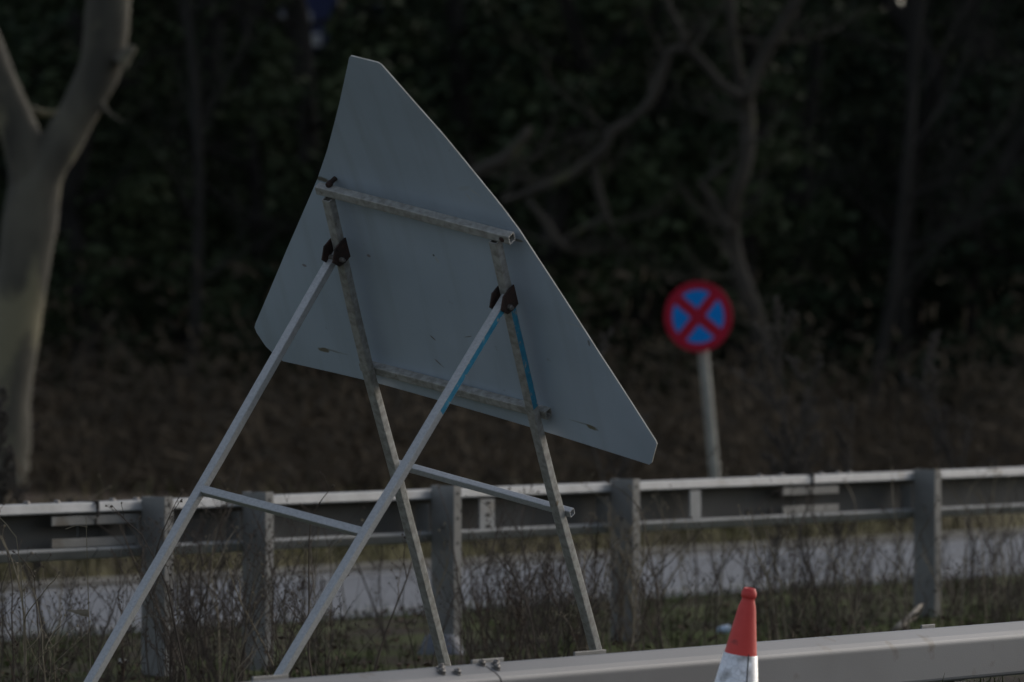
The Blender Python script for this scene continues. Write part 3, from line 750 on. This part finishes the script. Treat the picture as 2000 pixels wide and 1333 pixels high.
for ri, (Y, x0, x1, dx, h, rad, nl) in enumerate(rows):
    x = x0
    while x <= x1:
        xx = x + rr.uniform(-.5,.5); yy = Y + rr.uniform(-1,1) + .12*abs(x)
        px = 1000 + F*xx/yy
        place = 'left of the forked pale tree' if px < 0 else 'between forked tree and grey sign' if px < 520 else 'behind the grey sign' if px < 1000 else 'behind the crooked bare limb' if px < 1400 else 'right of the no stopping sign' if px < 2000 else 'past the right edge'
        tall = ('low', 'middling', 'tall')[ri]; rw = ('front', 'middle', 'back')[ri]
        evergreen(xx, yy, h*rr.uniform(.88,1.12), rad, nl, M['leaf'] if rr.random() < .5 else M['leaf_ivy'], f'{tall} dark evergreen in {rw} row of wood, {place}')
        cnt += 1; x += dx

# the far-off depth of the wood reads as one mass
mb = MB(); rr = random.Random(91)
for _ in range(48000):
    Y = rr.uniform(67, 84); x = rr.uniform(-.32, .34)*Y; z = gz(*to_sq((x, Y, 0))) + 13.5*rr.random()**1.15
    p = Vector((x, Y, z))
    if in_gap(p, rr): continue
    a = Vector((rr.uniform(-1,1), rr.uniform(-.5,.5), rr.uniform(-.8,.8))).normalized(); b = a.cross(Vector((rr.uniform(-.3,.3), 1, rr.uniform(-.3,.3)))).normalized(); s_ = rr.uniform(.18,.42)
    mb.add([p-a*s_, p+b*s_*.6, p+a*s_, p-b*s_*.6], [(0,1,2,3)])
o = mb.build('far_wood', M['leaf']); kind(o, 'stuff'); tag(o, 'dark far depth of the wood behind the nearer trees', 'wood')

# ------------------------------------------------------------------ what shows through the gap: a far blue building with pale panels
DB = 92.0
bb = thing('building', 'blue building with pale windows glimpsed through a gap in the wood', 'building', U(620, 640, DB))
c0 = U(610, 40, DB)
mb = MB(); mb.box(Vector((c0.x, DB+4, 4.6)), Vector((3.2,0,0)), Vector((0,4,0)), UP*4.6); mb.build('wall', M['blue_clad'], bb)
for (px, py, w_, h_) in ((594, 40, .12, .13), (556, 38, .09, .11), (612, 78, .12, .10), (566, 62, .08, .08)):
    c = U(px, py, DB); mb = MB(); mb.box(Vector((c.x, DB-.02, c.z)), Vector((w_,0,0)), Vector((0,.03,0)), UP*h_); mb.build('window', M['pale_clad'], bb, bevel=.01)
mb = MB(); mb.box(Vector((c0.x, DB+4, 9.31)), Vector((3.4,0,0)), Vector((0,4.2,0)), UP*.1); mb.build('roof', M['galv_dark'], bb)

# ------------------------------------------------------------------ undergrowth, grass and litter that nobody could count
def blade(mb, p, h, wdt, lean, rr, m=0):
    a = rr.uniform(0, 6.283); d = Vector((math.cos(a), math.sin(a), 0)); sd_ = Vector((-d.y, d.x, 0))*wdt
    p1 = p + d*lean*h*.35 + UP*h*.6; p2 = p + d*lean*h + UP*h*(1-.25*lean)
    mb.add([p-sd_, p+sd_, p1+sd_*.7, p1-sd_*.7, p2], [(0,1,2,3),(3,2,4)], m)
rr = random.Random(41)
mb = MB()
for _ in range(900):                      # verge grass tufts
    s = rr.uniform(-5.5, 6.5); q = rr.uniform(-3.1, 2.6)
    if noise.noise(Vector((s*.9, q*.9, 7))) < -.12 or (abs(s - sc_ + .1*q) < .32 and -.15 < q < 1.3): continue
    for _ in range(22):
        s2 = s + rr.gauss(0,.10); q2 = q + rr.gauss(0,.10); blade(mb, SQ(s2, q2, gz(s2, q2)-.01), rr.uniform(.03,.09)*(1.7 if rr.random() < .15 else 1), .0024, rr.uniform(.2,1.1), rr)
for _ in range(260):                      # coarser tufts on the bank in front of the low barrier
    s = rr.uniform(-7, 4); q = rr.uniform(4.3, 5.15)
    for _ in range(14):
        s2 = s + rr.gauss(0,.06); q2 = min(5.2, q + rr.gauss(0,.05)); blade(mb, SQ(s2, q2, gz(s2, q2)-.01), rr.uniform(.04,.16), .0025, rr.uniform(.2,1.1), rr)
o = mb.build('verge_grass', M['grass']); kind(o, 'stuff'); tag(o, 'short mossy green grass growing in the verge between the barriers', 'grass')
mb = MB()
for _ in range(9000):
    s = rr.uniform(-9, 14); q = -6.5 - abs(rr.gauss(0, 1.7)); p = SQ(s, q, gz(s, q)-.02); blade(mb, p, rr.uniform(.10,.32), .007, rr.uniform(.2,1.0), rr)
o = mb.build('bank_grass', M['grass_dry']); kind(o, 'stuff'); tag(o, 'dry olive grass on the bank beyond the far road', 'grass')
mb = MB()
for _ in range(60000):                     # dead bracken and bramble in front of the wood
    Y = rr.uniform(37.5, 53); x = rr.uniform(-.15, .17)*Y; s, q = to_sq((x, Y, 0))
    if q > -8.6: continue
    tall = (.45 + .45*noise.noise(Vector((x*.55, Y*.4, 2))) + .25*noise.noise(Vector((x*1.9, Y*1.2, 5))))*(1.25 if Y > 43 else .45 + .8*(Y-37.5)/5.5)
    z = min(1.5, max(.1, tall)*.42*-math.log(max(1e-4, rr.random())))
    p = Vector((x, Y, gz(s, q) + z)); L_ = rr.uniform(.03, .12); a = Vector((rr.gauss(0,.6), rr.gauss(0,.6), rr.gauss(0,.8))).normalized()*L_; b = a.orthogonal().normalized()*rr.uniform(.006, .022)
    mb.add([p-a, p-a*.2+b, p+a, p-b], [(0,1,2,3)])
o = mb.build('undergrowth', M['bracken']); kind(o, 'stuff'); tag(o, 'brown dead bracken and bramble along the foot of the wood', 'undergrowth')
mb = MB()
for _ in range(14000):                       # leaf litter and scrub leaves in the verge
    s = rr.uniform(-5.5, 6.5); q = rr.uniform(-2.7, 3.2); cl = noise.noise(Vector((s*1.1, q*1.1, 21)))
    if (cl < -.05 and rr.random() < .75) or (abs(s - sc_ + .1*q) < .25 and -.15 < q < 1.1): continue
    p = SQ(s, q, gz(s, q) + abs(rr.gauss(0, .035 + .07*max(0, cl))))
    a = Vector((rr.uniform(-1,1), rr.uniform(-1,1), rr.uniform(-.6,.6))).normalized(); b = a.cross(Vector((rr.uniform(-1,1), rr.uniform(-1,1), rr.uniform(-1,1)))).normalized(); z = rr.uniform(.006,.016)
    mb.add([p-a*z, p+b*z*.6, p+a*z, p-b*z*.6], [(0,1,2,3)])
o = mb.build('leaf_litter', M['litter']); kind(o, 'stuff'); tag(o, 'dead brown leaves scattered through the verge', 'leaf litter')

# ------------------------------------------------------------------ dead weeds
def weed_mesh(seed, h, style):
    rr = random.Random(seed); mb = MB()
    def seedhead(p, d, k=1.0):
        n = rr.randint(2, 4) if style != 'spike' else 1
        for _ in range(n):
            c = p + Vector((rr.uniform(-1,1), rr.uniform(-1,1), rr.uniform(-1,1)))*.006
            z = rr.uniform(.0025,.0055)*k; a = Vector((rr.uniform(-1,1), rr.uniform(-1,1), rr.uniform(-1,1))).normalized()*z*1.5; b = a.orthogonal().normalized()*z; c2 = a.cross(b).normalized()*z
            mb.add([c+a, c+b, c+c2, c-b, c-c2, c-a], [(0,1,2),(0,2,3),(0,3,4),(0,4,1),(5,2,1),(5,3,2),(5,4,3),(5,1,4)])
    def stem(p, d, L, r, dep):
        n = 7; pts = [p]
        for i in range(n):
            d = (d + Vector((rr.gauss(0,.11), rr.gauss(0,.11), rr.gauss(.02,.06)))).normalized(); pts.append(pts[-1] + d*L/n)
        mb.tube(pts, [max(.0014, r*(1-.65*i/n)) for i in range(n+1)], 4 if r > .002 else 3, cap=False)
        if dep > 0:
            for i in range(2, n+1):
                for _ in range(rr.choice((0,0,1,1)) if style != 'spike' else 2):
                    a = rr.uniform(0, 6.283); up = rr.uniform(.35, 1.1)
                    dd = (d*.6 + Vector((math.cos(a), math.sin(a), up))*.8).normalized()
                    stem(pts[i], dd, L*rr.uniform(.16,.42)*(1.15-.6*i/n if style == 'spike' else 1), r*.5, dep-1)
        else: seedhead(pts[-1], d)
        if dep == 1: seedhead(pts[-1], d, 1.2)
        if style == 'leafy' :
            for i in range(1, n+1):
                if rr.random() < .7:
                    q = pts[i]; a = Vector((rr.uniform(-1,1), rr.uniform(-1,1), -.6)).normalized()*rr.uniform(.010,.028); b = a.orthogonal().normalized()*a.length*.35
                    mb.add([q, q+a*.5+b, q+a, q+a*.5-b], [(0,1,2,3)])
        if style == 'spike' and dep <= 1:
            for i in range(2, n+1):
                for _ in range(5): seedhead(pts[i] - (pts[i]-pts[i-1])*rr.random(), d, .8)
    if style == 'bush':
        for _ in range(9):
            a = rr.uniform(0, 6.283); stem(Vector((rr.gauss(0,.02), rr.gauss(0,.02), 0)), Vector((math.cos(a)*.38, math.sin(a)*.38, 1)).normalized(), h*rr.uniform(.6,1.05), .0055, 2)
    elif style == 'arch':
        a = rr.uniform(0, 6.283); pts = []
        for i in range(12):
            f_ = i/11; pts.append(Vector((math.cos(a)*h*1.1*f_, math.sin(a)*h*1.1*f_, h*.75*math.sin(f_*2.7))))
        mb.tube(pts, [.0032*(1-.6*i/11) for i in range(12)], 4)
        for i in range(3, 12):
            for _ in range(2): stem(pts[i], Vector((rr.uniform(-1,1), rr.uniform(-1,1), rr.uniform(0,.8))).normalized(), .09, .0013, 0)
    else:
        stem(Vector((0,0,-.02)), Vector((rr.uniform(-.15,.15), rr.uniform(-.15,.15), 1)).normalized(), h, .0075 if style != 'spike' else .009, 2)
    return mb
protos = {}
def weed(style, name, label, cat, group, s, q, h, rz, mt_, seed, lean=0):
    key = (style, seed, mt_.name)
    z = gz(s, q) - .01; p = SQ(s, q, z)
    if key not in protos:
        o = weed_mesh(seed, 1.0, style).build(name, mt_); protos[key] = o
    else:
        o = protos[key].copy(); COL.objects.link(o)
    o.location = p; o.scale = (h, h, h); o.rotation_euler = (lean*math.sin(rz), lean*math.cos(rz), rz)
    tag(o, label, cat, group); return o
rr = random.Random(77)
G1 = 'thin dead weed stalks in the verge'; L1 = 'thin dark branching dead weed stalk in the verge between the two barriers'
G2 = 'bushy dead weeds in the verge'; L2 = 'bushy cluster of thin dead twigs in the verge round the far barrier posts'
G3 = 'arching bramble stems in the verge'; L3 = 'bare arching bramble stem low in the verge'
G4 = 'dead leafy stalks in the verge'; L4 = 'dead stalk with shrivelled brown leaves in the verge'
def px_s(px, q): return s_near(px, q)
dens = [(-60,260,20),(330,480,20),(480,720,15),(720,840,7),(900,1180,28),(1180,1300,9),(1300,1460,9),(1480,1790,26),(1800,2060,14)]
for (a, b, n) in dens:
    for _ in range(n):
        q = rr.choice((rr.uniform(.2,1.6), rr.uniform(-1.6,-.2), rr.uniform(.2,2.2))); s = px_s(rr.uniform(a, b), q)
        weed('stalk', 'dead_weed', L1, 'weed', G1, s, q, rr.uniform(.34,.66)*(1.0 if q < .3 else .95), rr.uniform(0,6.28), M['stem'] if rr.random() < .7 else M['stem_pale'], rr.randint(0,5), rr.uniform(-.15,.15))
for (a, b, n) in [(0,250,4),(320,470,6),(500,720,4),(900,1180,9),(1180,1330,2),(1480,1760,6),(1830,2040,3)]:
    for _ in range(n):
        q = rr.uniform(-1.2,1.9); s = px_s(rr.uniform(a, b), q)
        weed('bush', 'dead_weed', L2, 'weed', G2, s, q, rr.uniform(.32,.55), rr.uniform(0,6.28), M['stem'], 20+rr.randint(0,3), rr.uniform(-.1,.1))
for _ in range(46):
    q = rr.uniform(-1.8,2.4); s = px_s(rr.uniform(-50, 2050), q)
    weed('arch', 'bramble_stem', L3, 'bramble', G3, s, q, rr.uniform(.22,.45), rr.uniform(0,6.28), M['stem'] if rr.random() < .6 else M['stem_pale'], 40+rr.randint(0,3))
for (a, b, n) in [(0,260,8),(520,700,7),(890,1240,34),(1480,1700,12),(1700,2000,10)]:
    for _ in range(n):
        q = rr.uniform(-.6,2.2); s = px_s(rr.uniform(a, b), q)
        weed('leafy', 'dead_weed', L4, 'weed', G4, s, q, rr.uniform(.18,.42), rr.uniform(0,6.28), M['litter'], 60+rr.randint(0,3), rr.uniform(-.2,.2))
for (px, h, q, st, mt_) in ((345,.64,.5,'bush','stem'),(392,.66,.3,'bush','stem'),(430,.62,.7,'bush','stem'),(462,.60,.4,'stalk','stem'),(372,.66,1.0,'stalk','stem'),(300,.60,.9,'stalk','stem'),(410,.68,.6,'stalk','stem'),
                            (1262,.60,.3,'bush','stem_pale'),(1290,.5,.5,'stalk','stem'),(1040,.52,.9,'bush','stem'),(1085,.50,.6,'bush','stem'),(1010,.60,.7,'stalk','stem'),(955,.6,.5,'stalk','stem'),(1650,.5,.3,'bush','stem'),(1590,.5,.6,'bush','stem'),(1560,.62,.3,'stalk','stem'),(1680,.55,.2,'stalk','stem_pale'),(1740,.6,.5,'stalk','stem'),(1870,.5,.2,'bush','stem'),(1930,.5,.4,'stalk','stem'),(1975,.5,.2,'bush','stem')):
    weed(st, 'dead_weed', L1 if st == 'stalk' else L2, 'weed', G1 if st == 'stalk' else G2, px_s(px, q), q, h, rr.uniform(0,6.28), M[mt_], (20 + rr.randint(0,3)) if st == 'bush' else rr.randint(0,5), rr.uniform(-.06,.06))
# tall seed spikes just behind the far barrier
for (px, ytop, lab, sd_) in ((101, 735, 'tall feathery dead weed spike beside the pale forked tree', 80), (1236, 700, 'tall dead weed spike beside the lower right corner of the grey sign', 81), (1512, 715, 'tall dead weed spike right of the no stopping sign pole', 82),
                        (1580, 670, 'tallest of the dead weed spikes right of the no stopping sign', 83), (1898, 690, 'tall dead weed spike above the barrier near the right edge', 80), (1632, 815, 'short dead weed spike just left of the last barrier post', 81), (1462, 812, 'short faint dead weed spike beside the no stopping sign pole', 82)):
    q = -2.4; s = px_s(px, q); base = SQ(s, q, 0); h = HC + (YH-ytop)/F*base.y - gz(s, q)
    weed('spike', 'weed_spike', lab, 'weed', None, s, q, h*1.0, rr.uniform(0,6.28), M['spike'], sd_)
# a pale grass stalk close to the left foot of the sign
mb = MB(); p0 = U(178, 1345, 15.6); mb.tube([p0, U(173, 1180, 15.62), U(168, 1010, 15.6)], [.0016,.0012,.0008], 5)
for i in range(10): mb.tube([U(174-i*.3, 1205-i*1.5, 15.6), U(160-i*3.5, 1203-i*1.2, 15.62)], [.0011,.0008], 3)
mb.tube([U(171,1030,15.6), U(150,1026,15.6), U(128,1034,15.6)], [.0008,.0007,.0012], 3)
o = mb.build('grass_stalk', M['stem_pale']); tag(o, 'single tall pale grass stalk by the left rear leg of the sign frame', 'grass stalk')

# ------------------------------------------------------------------ litter and broken wood in the verge
def on_ground(px, py):
    for Y in np.arange(15.5, 34, .05):
        p = U(px, py, Y); s, q = to_sq(p)
        if p.z <= gz(s, q): return p
    return U(px, py, 22)
p = on_ground(1786, 1222); q_ = on_ground(1765, 1232)
mb = MB(); mb.tube([U(1800,1184,22.6), U(1783,1203,22.5), U(1762,1220,22.4), U(1745,1232,22.3)], [.012,.016,.017,.011], 8, jit=.2)
mb.tube([U(1783,1203,22.5), U(1796,1196,22.2), U(1806,1180,22.1)], [.008,.006,.003], 6)
o = mb.build('broken_branch', M['wood_pale'], smooth=True); tag(o, 'pale broken branch lying against the foot of the right barrier post', 'branch')
p = on_ground(1416, 1236); mb = MB(); mb.lathe(p + UP*.012, Vector((.7,.3,.15)), [(.0001,-.03),(.016,-.03),(.018,-.02),(.018,.018),(.008,.03),(.007,.038),(.0001,.038)], 16)
o = mb.build('plastic_bottle', M['plastic_blue'], smooth=True); tag(o, 'crushed pale blue plastic bottle lying in the verge left of the cone', 'bottle')
p = on_ground(240, 1304); mb = MB(); rr = random.Random(2); n = 5
for i in range(n):
    for j in range(n): mb.v.append(tuple(p + Vector(((i-2)*.008, (j-2)*.006, .02 + rr.uniform(-.006,.006) + (j-2)*.004))))
mb.f = [(i*n+j, i*n+j+1, (i+1)*n+j+1, (i+1)*n+j) for i in range(n-1) for j in range(n-1)]
o = mb.build('paper_scrap', M['paper']); tag(o, 'small crumpled white paper scrap in the grass by the left leg of the sign', 'litter')
